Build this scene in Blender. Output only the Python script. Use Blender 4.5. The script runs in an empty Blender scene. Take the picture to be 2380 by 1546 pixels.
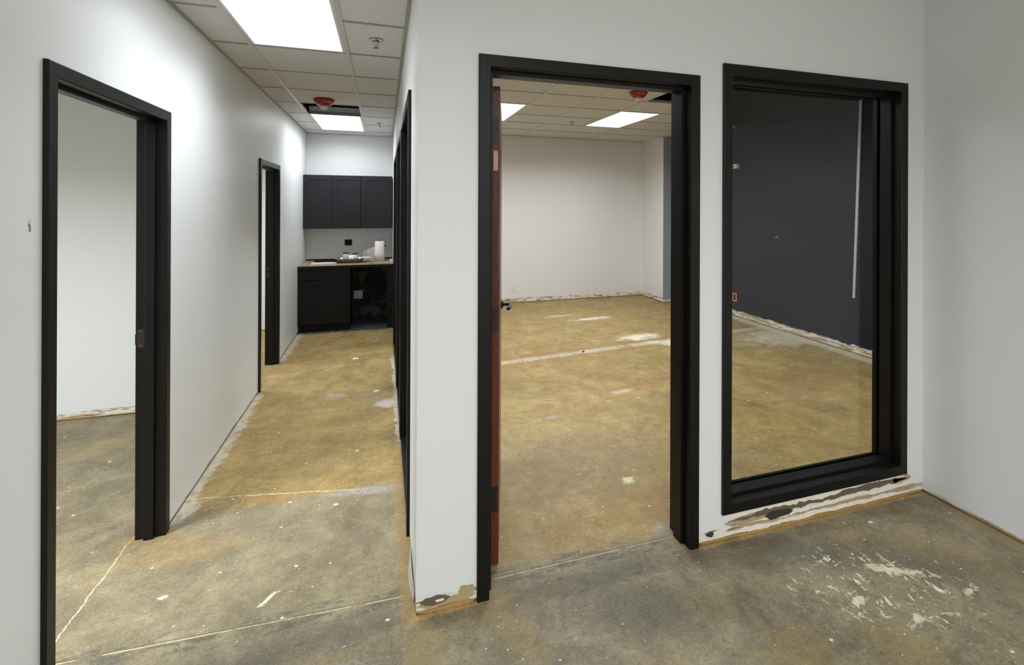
import bpy, bmesh, math, random
from mathutils import Vector, Matrix
random.seed(7)
SC = bpy.context.scene
COL = SC.collection

# ------------------------------------------------------------------ camera, world, exposure
EYE = 1.5993
cd = bpy.data.cameras.new('camera')
cam = bpy.data.objects.new('camera', cd)
COL.objects.link(cam)
cd.sensor_fit = 'HORIZONTAL'
cd.sensor_width = 36.0
cd.lens = 36.0 * 1160 / 2380
cd.shift_x = -(1274.9122 - 1190) / 2380
cd.shift_y = -(773 - 478.31) / 2380
cd.clip_start = 0.02
cam.matrix_world = (Matrix.Translation((0, 0, EYE)) @ Matrix.Rotation(-0.3196, 4, 'Z')
                    @ Matrix.Rotation(math.pi / 2 + 0.0008, 4, 'X') @ Matrix.Rotation(0.0038, 4, 'Z'))
SC.camera = cam

wd = bpy.data.worlds.new('world')
SC.world = wd
wd.use_nodes = True
wd.node_tree.nodes['Background'].inputs[0].default_value = (0.8, 0.85, 0.9, 1)
wd.node_tree.nodes['Background'].inputs[1].default_value = 0.05
SC.view_settings.view_transform = 'Standard'
SC.view_settings.look = 'None'
SC.view_settings.gamma = 1
SC.view_settings.use_curve_mapping = False
SC.view_settings.exposure = 0.0

# lamp strengths (light given off by the prismatic diffusers)
DIFFUSER = 3.0        # what the lens panel itself glows
W_HALL, W_ROOM, W_MAIN, W_SIDE = 17.0, 33.0, 56.0, 135.0     # watts thrown down by the tubes through each lens

# ------------------------------------------------------------------ dimensions
XL, XH, XR = -1.0087, 0.127, 2.8965        # left wall, hall side of the right-hand wall, right wall
YF, TF = 2.0115, 0.145                      # front wall face, wall thickness
YE, HH = 7.60, 2.5934                       # hall end wall, hall ceiling
HM = 3.02                                   # ceiling height of the area the camera stands in
RY, RZ = 8.0, 2.76                          # back wall and ceiling of the big room
XN = 4.90                                   # navy wall

# ------------------------------------------------------------------ object helpers
def setp(o, label=None, cat=None, group=None, kind=None):
    if label: o['label'] = label
    if cat: o['category'] = cat
    if group: o['group'] = group
    if kind: o['kind'] = kind
    return o

def empty(name, loc=(0, 0, 0), rz=0.0):
    o = bpy.data.objects.new(name, None)
    o.location = loc
    o.rotation_euler = (0, 0, rz)
    o.empty_display_size = 0.05
    COL.objects.link(o)
    return o

def root_matrix(p):
    return Matrix.Translation(p.location) @ p.rotation_euler.to_matrix().to_4x4()

def adopt(o, parent):
    """parent o, keeping the coordinates its mesh was written in (world coordinates)."""
    o.parent = parent
    m = Matrix.Identity(4)
    q = parent
    chain = []
    while q is not None:
        chain.append(q); q = q.parent
    top = chain[-1]
    if parent is top:
        m = root_matrix(top).inverted()
    o.matrix_parent_inverse = m
    return o

def mk(name, bm, mat, parent=None, smooth=False, local=False):
    me = bpy.data.meshes.new(name)
    bmesh.ops.recalc_face_normals(bm, faces=bm.faces)
    bm.to_mesh(me)
    bm.free()
    if smooth:
        for p in me.polygons: p.use_smooth = True
    if mat is not None: me.materials.append(mat)
    o = bpy.data.objects.new(name, me)
    COL.objects.link(o)
    if parent is not None:
        if local: o.parent = parent
        else: adopt(o, parent)
    return o

def bx(bm, x0, x1, y0, y1, z0, z1, bevel=0.0, seg=1):
    vs = [bm.verts.new((x, y, z)) for x in (x0, x1) for y in (y0, y1) for z in (z0, z1)]
    f = [(0, 1, 3, 2), (4, 6, 7, 5), (0, 4, 5, 1), (2, 3, 7, 6), (0, 2, 6, 4), (1, 5, 7, 3)]
    fs = [bm.faces.new([vs[i] for i in q]) for q in f]
    if bevel > 0:
        es = list({e for q in fs for e in q.edges})
        bmesh.ops.bevel(bm, geom=es, offset=bevel, segments=seg, affect='EDGES', profile=0.5)
    return bm

def box(name, b, mat, parent=None, bevel=0.0, seg=1, local=False):
    return mk(name, bx(bmesh.new(), *b, bevel=bevel, seg=seg), mat, parent, local=local)

def lathe(bm, prof, n=24, c=(0, 0, 0), cap=True):
    rings = []
    for r, z in prof:
        rings.append([bm.verts.new((c[0] + r * math.cos(2 * math.pi * i / n), c[1] + r * math.sin(2 * math.pi * i / n), c[2] + z)) for i in range(n)])
    for a, b in zip(rings, rings[1:]):
        for i in range(n):
            bm.faces.new((a[i], a[(i + 1) % n], b[(i + 1) % n], b[i]))
    if cap:
        bm.faces.new(rings[0]); bm.faces.new(rings[-1])
    return bm

def tube(bm, pts, r, n=8):
    rings = []
    for i, p in enumerate(pts):
        p = Vector(p)
        a = Vector(pts[max(i - 1, 0)]); b = Vector(pts[min(i + 1, len(pts) - 1)])
        t = (b - a).normalized()
        u = t.cross(Vector((0, 0, 1)))
        if u.length < 1e-3: u = Vector((1, 0, 0))
        u.normalize(); v = t.cross(u)
        rings.append([bm.verts.new(p + r * (math.cos(2 * math.pi * k / n) * u + math.sin(2 * math.pi * k / n) * v)) for k in range(n)])
    for a, b in zip(rings, rings[1:]):
        for i in range(n):
            bm.faces.new((a[i], a[(i + 1) % n], b[(i + 1) % n], b[i]))
    bm.faces.new(rings[0]); bm.faces.new(rings[-1])
    return bm

def text_mesh(name, body, size, mat, parent, M, depth=0.0006):
    cu = bpy.data.curves.new(name, 'FONT')
    cu.body = body; cu.size = size; cu.extrude = depth
    cu.align_x = 'CENTER'; cu.align_y = 'CENTER'
    t = bpy.data.objects.new(name + '_tmp', cu)
    COL.objects.link(t)
    dg = bpy.context.evaluated_depsgraph_get()
    me = bpy.data.meshes.new_from_object(t.evaluated_get(dg))
    bpy.data.objects.remove(t)
    me.name = name
    me.materials.clear(); me.materials.append(mat)
    me.transform(M)
    o = bpy.data.objects.new(name, me)
    COL.objects.link(o)
    adopt(o, parent)
    return o

# ------------------------------------------------------------------ material helpers
def lin(r, g=None, b=None):
    if g is None: g = b = r
    f = lambda c: (c / 255 / 12.92) if c / 255 <= 0.04045 else ((c / 255 + 0.055) / 1.055) ** 2.4
    return (f(r), f(g), f(b), 1.0)

class S:
    """a shader value: a socket with arithmetic."""
    def __init__(s, g, sock): s.g, s.s = g, sock
    def __add__(s, o): return s.g.m('ADD', s, o)
    def __sub__(s, o): return s.g.m('SUBTRACT', s, o)
    def __rsub__(s, o): return s.g.m('SUBTRACT', o, s)
    def __mul__(s, o): return s.g.m('MULTIPLY', s, o)
    __radd__ = __add__; __rmul__ = __mul__
    def abs(s): return s.g.m('ABSOLUTE', s)

class G:
    def __init__(g, mat):
        g.mat = mat; mat.use_nodes = True
        g.t = mat.node_tree
        g.b = g.t.nodes['Principled BSDF']
        g.tc = g.t.nodes.new('ShaderNodeNewGeometry')
        g._xyz = None
    def put(g, inp, v):
        if isinstance(v, S): g.t.links.new(v.s, inp)
        elif v is not None: inp.default_value = v
    def m(g, op, a, b=None, c=None):
        n = g.t.nodes.new('ShaderNodeMath'); n.operation = op
        g.put(n.inputs[0], a); g.put(n.inputs[1], b); g.put(n.inputs[2], c)
        return S(g, n.outputs[0])
    def pos(g): return S(g, g.tc.outputs['Position'])
    def xyz(g):
        if g._xyz is None:
            n = g.t.nodes.new('ShaderNodeSeparateXYZ'); g.t.links.new(g.tc.outputs['Position'], n.inputs[0])
            g._xyz = [S(g, o) for o in n.outputs]
        return g._xyz
    def vec(g, scale=(1, 1, 1), rot=0.0, off=(0, 0, 0)):
        n = g.t.nodes.new('ShaderNodeMapping')
        g.t.links.new(g.tc.outputs['Position'], n.inputs[0])
        n.inputs['Location'].default_value = off
        n.inputs['Rotation'].default_value = (0, 0, rot)
        n.inputs['Scale'].default_value = scale
        return S(g, n.outputs[0])
    def noise(g, scale, detail=4, rough=0.55, vec=None, dist=0.0):
        n = g.t.nodes.new('ShaderNodeTexNoise')
        g.put(n.inputs['Vector'], vec or g.pos())
        n.inputs['Scale'].default_value = scale; n.inputs['Detail'].default_value = detail
        n.inputs['Roughness'].default_value = rough; n.inputs['Distortion'].default_value = dist
        return S(g, n.outputs['Fac'])
    def vor(g, scale, vec=None, feat='F1'):
        n = g.t.nodes.new('ShaderNodeTexVoronoi'); n.feature = feat
        g.put(n.inputs['Vector'], vec or g.pos())
        n.inputs['Scale'].default_value = scale
        sp = g.t.nodes.new('ShaderNodeSeparateColor')
        g.t.links.new(n.outputs['Color'], sp.inputs[0])
        return S(g, n.outputs['Distance']), S(g, sp.outputs[0]), S(g, sp.outputs[1])
    def ss(g, lo, hi, x):
        """0 below lo, 1 above hi (hi may be below lo)."""
        n = g.t.nodes.new('ShaderNodeMapRange'); n.interpolation_type = 'SMOOTHSTEP'
        g.put(n.inputs['Value'], x)
        if isinstance(lo, (int, float)) and isinstance(hi, (int, float)) and hi < lo:
            n.inputs['From Min'].default_value = hi; n.inputs['From Max'].default_value = lo
            n.inputs['To Min'].default_value = 1; n.inputs['To Max'].default_value = 0
        else:
            g.put(n.inputs['From Min'], lo); g.put(n.inputs['From Max'], hi)
        return S(g, n.outputs['Result'])
    def band(g, x, c, w, soft): return g.ss(w + soft, w, (x - c).abs())
    def blob(g, cx, cy, rx, ry, soft=0.4, wob=None, rot=0.0):
        x, y, z = g.xyz()
        dx, dy = x - cx, y - cy
        c, s = math.cos(rot), math.sin(rot)
        a = (dx * c + dy * s) * (1 / rx); b = (dy * c - dx * s) * (1 / ry)
        d = g.m('SQRT', a * a + b * b)
        if wob is not None: d = d + wob
        return g.ss(1.0 + soft, 1.0 - soft, d)
    def mix(g, f, a, b, mode='MIX'):
        n = g.t.nodes.new('ShaderNodeMix'); n.data_type = 'RGBA'; n.blend_type = mode
        g.put(n.inputs[0], f); g.put(n.inputs[6], a); g.put(n.inputs[7], b)
        return S(g, n.outputs[2])
    def out(g, color=None, rough=None, bump=None, bs=0.2, bd=0.01, spec=None, metal=None):
        if color is not None: g.put(g.b.inputs['Base Color'], color)
        if rough is not None: g.put(g.b.inputs['Roughness'], rough)
        if spec is not None: g.put(g.b.inputs['Specular IOR Level'], spec)
        if metal is not None: g.put(g.b.inputs['Metallic'], metal)
        if bump is not None:
            n = g.t.nodes.new('ShaderNodeBump')
            n.inputs['Strength'].default_value = bs; n.inputs['Distance'].default_value = bd
            g.put(n.inputs['Height'], bump)
            g.t.links.new(n.outputs[0], g.b.inputs['Normal'])
        return g.mat

def newmat(name): return G(bpy.data.materials.new(name))

def simple(name, rgb, rough=0.5, metal=0.0, var=0.06, scale=30, bump=0.0, bscale=200, spec=0.5):
    g = newmat(name)
    c = lin(*rgb)
    n = g.noise(scale, 3)
    col = g.mix(n, tuple(v * (1 - var) for v in c[:3]) + (1,), tuple(min(1, v * (1 + var)) for v in c[:3]) + (1,))
    b = g.noise(bscale, 2) if bump else None
    return g.out(col, rough, b, bump, 0.002, spec, metal)

def emis(name, rgb, strength):
    g = newmat(name)
    d, r, r2 = g.vor(90)
    c = g.mix(g.ss(0.0, 0.9, d), lin(*rgb), lin(*[min(255, v + 6) for v in rgb]))
    g.put(g.b.inputs['Base Color'], lin(230))
    g.put(g.b.inputs['Emission Color'], c)
    g.put(g.b.inputs['Emission Strength'], strength)
    g.put(g.b.inputs['Roughness'], 0.5)
    return g.mat

# ---- wall paint: orange-peel relief, torn drywall paper where the baseboard was pulled off
def wall_paint(name, rgb, rough=0.42, dmg=0.0, amount=1.0, spec=0.5, peel=0.12):
    g = newmat(name)
    x, y, z = g.xyz()
    big = g.noise(1.3, 3)
    c = lin(*rgb)
    col = g.mix(big, tuple(v * 0.97 for v in c[:3]) + (1,), tuple(v * 1.02 for v in c[:3]) + (1,))
    fine = g.noise(70, 3, 0.6)
    h = fine * peel
    r = g.noise(6, 3) * 0.1 + (rough - 0.05)
    if dmg > 0:
        v1 = g.vec((3.2, 3.2, 26)); v2 = g.vec((7, 7, 60), off=(3, 1, 2)); v3 = g.vec((5, 5, 45), off=(9, 4, 6))
        n1 = g.noise(1.0, 4, 0.6, v1); n2 = g.noise(1.0, 4, 0.65, v2); n3 = g.noise(1.0, 3, 0.6, v3)
        n0 = g.noise(5.5, 4, 0.6, g.vec((1, 1, .01)))
        edge = (n0 - 0.5) * (dmg * 1.1) + dmg
        zone = g.ss(0.004, -0.004, z - edge)
        cream = lin(226, 216, 200); tan = lin(176, 156, 124); brown = lin(96, 80, 58); dark = lin(48, 40, 30)
        p = g.mix(g.ss(0.50, 0.54, n1), cream, tan)
        p = g.mix(g.ss(0.56, 0.60, n2) * amount, p, brown)
        p = g.mix(g.ss(0.64, 0.67, n3) * amount, p, dark)
        p = g.mix(g.ss(0.42, 0.38, n2), p, lin(216, 208, 196))
        low = g.ss(0.016, 0.008, z + (n2 - 0.5) * 0.02)
        p = g.mix(low, p, lin(150, 122, 74))
        gap = g.ss(0.0065, 0.003, z + (n1 - 0.5) * 0.008)
        p = g.mix(gap, p, lin(50, 40, 28))
        col = g.mix(zone, col, p)
        h = h + zone * (-0.6) + zone * g.ss(.45, .55, n1) * 0.5 + zone * n2 * 0.5
        r = r + zone * 0.4
    return g.out(col, r, h, 0.35 if dmg > 0 else 0.25, 0.004, spec)

M = {}
M['wall'] = wall_paint('wall_paint_white', (222, 223, 222), 0.40, 0.022, 0.5, peel=0.16)
M['wall_front'] = wall_paint('wall_paint_torn_base', (222, 222, 220), 0.45, 0.052, 0.8)
M['wall_room'] = wall_paint('room_paint_white', (224, 222, 219), 0.55, 0.075, 1.0)
M['wall_grey'] = wall_paint('return_paint_grey_blue', (150, 153, 160), 0.5, 0.05, 0.8)
M['navy'] = wall_paint('navy_paint', (21, 22, 40), 0.48, 0.085, 0.5, 0.35, peel=0.04)
M['black'] = simple('black_frame_enamel', (13, 11, 10), 0.40, 0, 0.10, 8, 0.05, 120, 0.28)
M['sill_black'] = simple('black_threshold_enamel', (24, 24, 28), 0.28, 0, 0.10, 8, 0.05, 120, 0.5)
M['cab'] = simple('charcoal_cabinet_paint', (22, 23, 27), 0.5, 0, 0.06, 12, 0.05, 160, 0.35)
M['cab_low'] = simple('black_brown_base_cabinet_paint', (13, 12, 11), 0.55, 0, 0.08, 12, 0.05, 160, 0.25)
M['deck'] = simple('dark_plenum_deck', (20, 20, 22), 0.9, 0, 0.2, 4)
M['grid'] = simple('white_grid_enamel', (205, 203, 196), 0.4, 0, 0.03, 9)
M['grid_dk'] = simple('shadow_line_grid_grey', (160, 158, 152), 0.5, 0, 0.05, 9)  # darker copy of the grid enamel; its tone paints the shadow lines at tile edges
M['chrome'] = simple('chrome', (200, 200, 200), 0.18, 1.0, 0.05, 20)
M['steel'] = simple('dull_steel', (150, 148, 145), 0.38, 1.0, 0.15, 25)
M['bronze'] = simple('dark_bronze_hinge', (62, 50, 50), 0.35, 0.6, 0.15, 25)
M['black_metal'] = simple('black_lever_metal', (24, 23, 23), 0.28, 0.4, 0.1, 25)
M['red'] = simple('fire_red_plastic', (150, 20, 22), 0.35, 0, 0.05, 30)
M['white_pl'] = simple('white_plastic', (226, 225, 222), 0.35, 0, 0.03, 30)
M['slot'] = simple('outlet_slot_dark', (60, 58, 55), 0.6, 0, 0.05, 30)
M['hole'] = simple('open_box_interior', (26, 24, 14), 0.9, 0, 0.3, 90)
M['orange'] = simple('orange_electrical_box', (214, 128, 92), 0.5, 0, 0.05, 30)
M['card'] = simple('brown_cardboard', (150, 125, 98), 0.8, 0, 0.12, 25, 0.1, 90)
M['tape'] = simple('grey_tape', (120, 116, 108), 0.4, 0, 0.1, 40)
M['foil'] = simple('aluminium_pan', (160, 158, 150), 0.33, 0.85, 0.2, 40, 0.15, 60)
M['paper'] = simple('white_paper', (232, 228, 222), 0.8, 0, 0.03, 60, 0.15, 240)
M['towel'] = simple('quilted_paper_towel', (236, 230, 224), 0.85, 0, 0.06, 120, 0.5, 130)
M['pipe'] = simple('white_raceway', (205, 205, 208), 0.35, 0, 0.04, 30)
M['dust'] = simple('white_dust_crumbs', (206, 198, 186), 0.9, 0, 0.12, 60)
M['lamp_rim'] = simple('lamp_frame_white', (224, 226, 228), 0.4, 0, 0.02, 20)
M['lamp_hall'] = emis('hall_diffuser', (238, 244, 252), DIFFUSER)
M['lamp_room'] = emis('room_diffuser', (246, 246, 244), DIFFUSER)
M['lamp_main'] = emis('main_diffuser', (244, 246, 250), DIFFUSER)
M['lamp_side'] = emis('side_room_diffuser', (242, 246, 250), DIFFUSER)

def tile_mat():
    g = newmat('mineral_fibre_tile')
    n = g.noise(220, 2, 0.7)
    d, r, r2 = g.vor(160)
    pit = g.ss(0.18, 0.05, d) * g.ss(0.6, 0.7, r)
    col = g.mix(n, lin(204, 203, 200), lin(220, 219, 216))
    col = g.mix(pit * 0.35, col, lin(120, 116, 108))
    return g.out(col, 0.9, n - pit, 0.15, 0.002, 0.2)
M['tile'] = tile_mat()

def wood_mat():
    g = newmat('mahogany_veneer')
    n = g.noise(1.0, 5, 0.6, g.vec((60, 60, 2.2)), 1.2)
    n2 = g.noise(1.0, 3, 0.6, g.vec((260, 260, 9)))
    col = g.mix(g.ss(0.3, 0.7, n), lin(70, 26, 14), lin(118, 52, 28))
    col = g.mix(n2 * 0.4, col, lin(60, 20, 12))
    return g.out(col, 0.32, n2, 0.1, 0.001)
M['wood'] = wood_mat()

def glass_mat(name, tint):
    m = bpy.data.materials.new(name); m.use_nodes = True
    t = m.node_tree; t.nodes.clear()
    o = t.nodes.new('ShaderNodeOutputMaterial'); mx = t.nodes.new('ShaderNodeMixShader')
    tr = t.nodes.new('ShaderNodeBsdfTransparent'); gl = t.nodes.new('ShaderNodeBsdfGlossy')
    fr = t.nodes.new('ShaderNodeFresnel'); fr.inputs['IOR'].default_value = 1.5
    tr.inputs[0].default_value = tint; gl.inputs['Roughness'].default_value = 0.02
    ge = t.nodes.new('ShaderNodeNewGeometry'); mr = t.nodes.new('ShaderNodeMapRange')
    mr.inputs['To Min'].default_value = 1.36; mr.inputs['To Max'].default_value = 1 / 1.36     # same reflectance from either face
    t.links.new(ge.outputs['Backfacing'], mr.inputs['Value']); t.links.new(mr.outputs[0], fr.inputs['IOR'])
    t.links.new(fr.outputs[0], mx.inputs[0]); t.links.new(tr.outputs[0], mx.inputs[1]); t.links.new(gl.outputs[0], mx.inputs[2])
    t.links.new(mx.outputs[0], o.inputs[0])
    return m
M['glass'] = glass_mat('clear_pane', (0.94, 0.95, 0.94, 1))
M['lens'] = glass_mat('clear_lens', (0.9, 0.9, 0.9, 1))

# ---- stripped concrete floor
def floor_mat():
    g = newmat('stripped_concrete_with_carpet_glue')
    x, y, z = g.xyz()
    n_big = g.noise(0.9, 4, 0.6)
    n_mid = g.noise(3.2, 8, 0.72, dist=0.6)
    n_fine = (g.noise(22, 8, 0.85, dist=0.3) - 0.5) * 1.9 + 0.5
    n_grit = (g.noise(150, 4, 0.8) - 0.5) * 1.6 + 0.5
    n_wob = (g.noise(8, 8, 0.78, dist=0.5) - 0.5) * 1.8 + 0.5
    sweep = g.noise(1.0, 5, 0.7, g.vec((3.5, 22, 1), rot=0.25), 0.8)
    sweep2 = g.noise(1.0, 5, 0.7, g.vec((20, 3.0, 1), rot=-0.5, off=(4, 2, 0)), 1.2)
    # bare grey slab
    grey = g.mix(g.ss(0.32, 0.70, n_mid), lin(106, 97, 75), lin(150, 138, 110))
    grey = g.mix(g.ss(0.52, 0.72, n_fine) * 0.55, grey, lin(76, 68, 54))
    grey = g.mix(g.ss(0.50, 0.30, n_fine) * 0.45, grey, lin(164, 152, 124))
    grey = g.mix(g.ss(0.55, 0.70, n_big) * 0.45, grey, lin(140, 118, 74))
    grey = g.mix(g.ss(0.58, 0.75, sweep2) * 0.5, grey, lin(74, 66, 54))
    # lighter scraped slab in the hall mouth and the side office
    pale = g.mix(g.ss(0.35, 0.68, n_mid), lin(114, 103, 79), lin(146, 134, 104))
    pale = g.mix(g.ss(0.54, 0.72, n_fine) * 0.5, pale, lin(98, 90, 72))
    pale = g.mix(g.ss(0.55, 0.72, sweep) * 0.45, pale, lin(106, 99, 82))
    pale = g.mix(g.ss(0.58, 0.66, n_big) * 0.4, pale, lin(142, 124, 86))
    # glue-yellow slab
    yel = g.mix(g.ss(0.34, 0.68, n_mid), lin(138, 114, 64), lin(168, 143, 88))
    yel = g.mix(g.ss(0.54, 0.74, n_fine) * 0.5, yel, lin(128, 104, 60))
    yel = g.mix(g.ss(0.5, 0.66, g.noise(1.7, 5, 0.65, dist=1.0)) * 0.45, yel, lin(132, 102, 60))
    yel = g.mix(g.ss(0.56, 0.72, sweep) * 0.4, yel, lin(190, 170, 118))
    yel = g.mix(g.ss(0.56, 0.7, g.noise(1.3, 4, 0.6, g.vec(off=(5, 3, 0)))) * 0.45, yel, lin(152, 142, 108))
    w = (n_wob - 0.5) * 0.16 + (n_fine - 0.5) * 0.10
    hall = g.ss(0.22, 0.18, x) * g.ss(-1.12, -1.06, x)
    room = g.ss(0.18, 0.22, x)
    m_pale = g.ss(2.14, 2.19, y + w * 0.5 + x * 0.06) * g.ss(0.22, 0.18, x)
    m_yel = hall * g.ss(2.98, 3.06, y + w * 0.8) + room * g.ss(2.10, 2.18, y + w * 0.7)
    m_yel = g.m('MINIMUM', m_yel + g.ss(-1.10, -1.14, x) * g.ss(4.6, 4.7, y), 1.0)
    col = g.mix(m_pale * (1 - g.ss(-1.08, -1.2, x) * 0.55), grey, pale)
    col = g.mix(m_yel, col, yel)
    # greyer trodden patch just inside the room door
    col = g.mix(g.blob(0.95, 2.95, 0.75, 0.42, 0.6, (n_wob - .5) * 0.8) * 0.55, col, lin(142, 122, 88))
    # rust-coloured stains
    for (cx, cy, rx, ry, rt, k) in ((1.95, 4.3, .35, .10, -0.6, .6), (2.25, 4.0, .4, .09, .2, .5), (1.5, 2.45, .25, .06, .1, .5),
                                    (2.55, 3.6, .5, .14, .4, .45), (3.7, 3.6, .5, .2, .2, .4), (-0.55, 3.05, .1, .05, 0, .4), (1.1, 2.32, .35, .05, 0, .4)):
        col = g.mix(g.blob(cx, cy, rx, ry, 0.5, (n_wob - .5) * 1.4, rt) * k, col, lin(142, 98, 52))
    for (cx, cy, rx, ry, rt, k) in ((1.42, 1.42, .13, .10, .2, .85), (1.78, 1.28, .16, .13, .9, .8), (1.22, 1.70, .12, .09, 0, .7), (1.62, 1.90, .1, .06, 0, .6),
                                    (2.14, 1.80, .12, .08, 0, .6), (0.62, 1.98, .22, .07, 0, .7), (0.50, 1.78, .07, .16, .2, .8), (0.15, 1.85, .07, .14, 0, .7), (0.12, 1.35, .2, .1, 0, .6),
                                    (0.9, 1.5, .15, .07, .3, .4), (-0.3, 1.9, .2, .05, 0, .4)):
        col = g.mix(g.blob(cx, cy, rx, ry, 0.35, (n_wob - .5) * 1.6 + (n_fine - .5) * 1.2, rt) * (k * .8), col, lin(138, 118, 76))
    # darker glue smears
    for (cx, cy, rx, ry, rt, k) in ((1.0, 1.78, .3, .12, -.4, .6), (0.3, 1.55, .3, .16, .1, .5), (0.75, 1.97, .45, .05, 0, .7), (2.2, 1.66, .6, .1, -.5, .4), (1.75, 1.86, .35, .1, -.3, .5),
                                    (1.55, 1.15, .2, .08, -.5, .5), (-0.25, 2.0, .4, .07, .05, .6)):
        col = g.mix(g.blob(cx, cy, rx, ry, 0.6, (n_wob - .5) * 1.6 + (n_fine - .5) * 1.6, rt) * k, col, lin(80, 74, 64))
    # saw-cut joint under the front wall line with black mastic either side
    jy = y + x * 0.062
    jx = g.ss(0.45, 0.40, x)
    jl = (y - 2.138) * jx + (y - 2.118) * (1 - jx) + (x * 0.062) * jx
    jl = (y + g.m('MINIMUM', x, 0.45) * 0.052 - 2.128)
    mast = g.band(jl, -0.03, 0.018, 0.02) * g.ss(0.46, 0.58, g.noise(7, 4, .6, g.vec((1, 3, 1)))) + g.band(jl, 0.032, 0.012, 0.02) * g.ss(0.50, 0.60, g.noise(6, 4, .6, g.vec((1, 3, 1), off=(3, 3, 0))))
    inx = g.ss(-1.15, -1.1, x) * g.ss(1.42, 1.36, x)
    col = g.mix(g.m('MINIMUM', mast, 1.0) * inx * 0.8, col, lin(84, 80, 72))
    cut = g.band(jl + (n_fine - .5) * 0.004, 0.0, 0.0018, 0.002) * inx
    col = g.mix(cut * g.ss(.35, .55, n_wob) * 0.8, col, lin(206, 186, 138))
    col = g.mix(g.band(jl, 0.0075, 0.0015, 0.002) * inx * 0.7, col, lin(84, 72, 48))
    # crack through the side doorway and the crack across the hall
    c1 = g.band(x + (n_wob - .5) * 0.03, -1.135, 0.0018, 0.002) * g.ss(1.9, 2.2, y) * g.ss(3.0, 2.9, y)
    hl = y + x * 0.21 - 2.98 + (n_wob - .5) * 0.02
    c2 = g.band(hl + (n_fine - .5) * .01, 0, 0.002, 0.003) * hall * g.ss(0.06, -0.05, x)
    col = g.mix(g.m('MAXIMUM', c1, c2) * 0.8, col, lin(214, 200, 158))
    # plaster dust along a removed partition in the room
    dl = y - x * 0.118 - 4.835 + (n_wob - .5) * 0.06 + (n_fine - .5) * .02
    db = g.band(dl, 0, 0.045, 0.025) * room * g.ss(0.20, 0.5, n_fine + (n_mid - .5) * 1.5)
    col = g.mix(db * 0.8, col, lin(182, 174, 160))
    col = g.mix(g.band(dl, 0.12, 0.03, 0.06) * room * 0.45, col, lin(148, 104, 54))
    col = g.mix(g.band(dl, -0.12, 0.03, 0.06) * room * 0.4, col, lin(150, 108, 58))
    for (cx, cy, rx, ry, rt, k) in ((2.98, 5.46, .22, .11, .1, .9), (3.3, 5.08, .28, .09, -.3, .75), (2.82, 6.55, .26, .06, .12, .85), (2.42, 6.85, .22, .03, .15, .5), (1.98, 3.90, .09, .03, .1, .4),
                                    (4.6, 4.9, .4, .3, 0, .5)):
        col = g.mix(g.blob(cx, cy, rx, ry, 0.7, (n_wob - .5) * 2.2 + (n_fine - .5) * 1.4, rt) * k, col, lin(226, 220, 206))
    # lavender-grey skim smears
    for (cx, cy, rx, ry, rt, k) in ((1.20, 3.58, .07, .022, .1, .6), (1.32, 2.165, .05, .05, 0, .8), (-0.35, 4.52, .07, .07, 0, .5), (-0.08, 2.98, .22, .035, -.12, .7), (-0.15, 1.80, .11, .06, .3, .7)):
        col = g.mix(g.blob(cx, cy, rx, ry, 0.5, (n_wob - .5) * 2.0 + (n_fine - .5) * 1.6, rt) * k, col, lin(160, 152, 144))
    # skim dust along the hall walls and the navy wall
    e = (n_wob - .5) * 0.10 + (n_fine - .5) * 0.05
    lw = g.ss(-0.935, -0.965, x + e * 1.5) * (1 - g.ss(4.72, 4.80, y) * g.ss(5.74, 5.66, y)) * g.ss(.2, .5, n_fine) * g.ss(-1.012, -1.005, x) * g.ss(2.93, 3.0, y)
    col = g.mix(lw * 0.75, col, lin(192, 184, 172))
    rw = g.ss(0.085, 0.10, x + e * .9) * g.ss(0.2, 0.13, x) * g.ss(3.4, 3.7, y) * g.ss(5.7, 5.4, y)
    col = g.mix(rw * 0.85, col, lin(196, 188, 178))
    col = g.mix(g.blob(0.03, 4.25, .08, .09, .4, (n_wob - .5) * 1.2) * 0.8, col, lin(198, 190, 182))
    og = g.ss(0.055, 0.085, x + e * .7) * g.ss(0.14, 0.13, x) * g.ss(3.4, 3.2, y) * g.ss(1.9, 2.05, y)
    col = g.mix(og * 0.7, col, lin(148, 120, 72))
    nv = g.ss(XN - 0.20, XN - 0.12, x + e) * g.ss(2.2, 2.3, y)
    col = g.mix(nv * 0.7, col, lin(200, 192, 178))
    # mastic line at the foot of the front wall
    fl = g.ss(YF - 0.035, YF - 0.018, y + e * .35) * g.ss(YF + 0.02, YF + 0.01, y) * g.m('MAXIMUM', g.ss(1.40, 1.42, x), g.ss(.38, .36, x) * g.ss(.1, .13, x))
    col = g.mix(fl * 0.75, col, lin(172, 140, 84))
    rl = g.ss(XR - 0.10, XR - 0.04, x + e) * g.ss(2.2, 2.0, y)
    col = g.mix(rl * 0.55, col, lin(142, 118, 80))
    # glue left round the jamb feet of the side door
    for (cx, cy, rx, ry) in ((-1.06, 2.86, .14, .07), (-0.86, 2.72, .22, .10), (1.36, 2.10, .07, .1), (0.42, 2.0, .08, .08)):
        col = g.mix(g.blob(cx, cy, rx, ry, .5, (n_wob - .5) * 1.5) * .6, col, lin(146, 122, 78))
    col = g.mix(g.blob(-0.70, 2.80, .20, .06, .5, (n_wob - .5) * .9, .5) * .55, col, lin(122, 106, 84))
    # ring stain by the left wall
    dx = (x + 0.80) * (1 / .12); dy = (y - 3.06) * (1 / .12)
    rr = g.m('SQRT', dx * dx + dy * dy) + (n_wob - .5) * .3
    ring = g.ss(1.2, 0.8, rr) * (g.m('SINE', rr * 24.0) * 0.16 + 0.55) * g.ss(.25, .6, n_fine)
    col = g.mix(ring * 0.8, col, lin(92, 80, 62))
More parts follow.
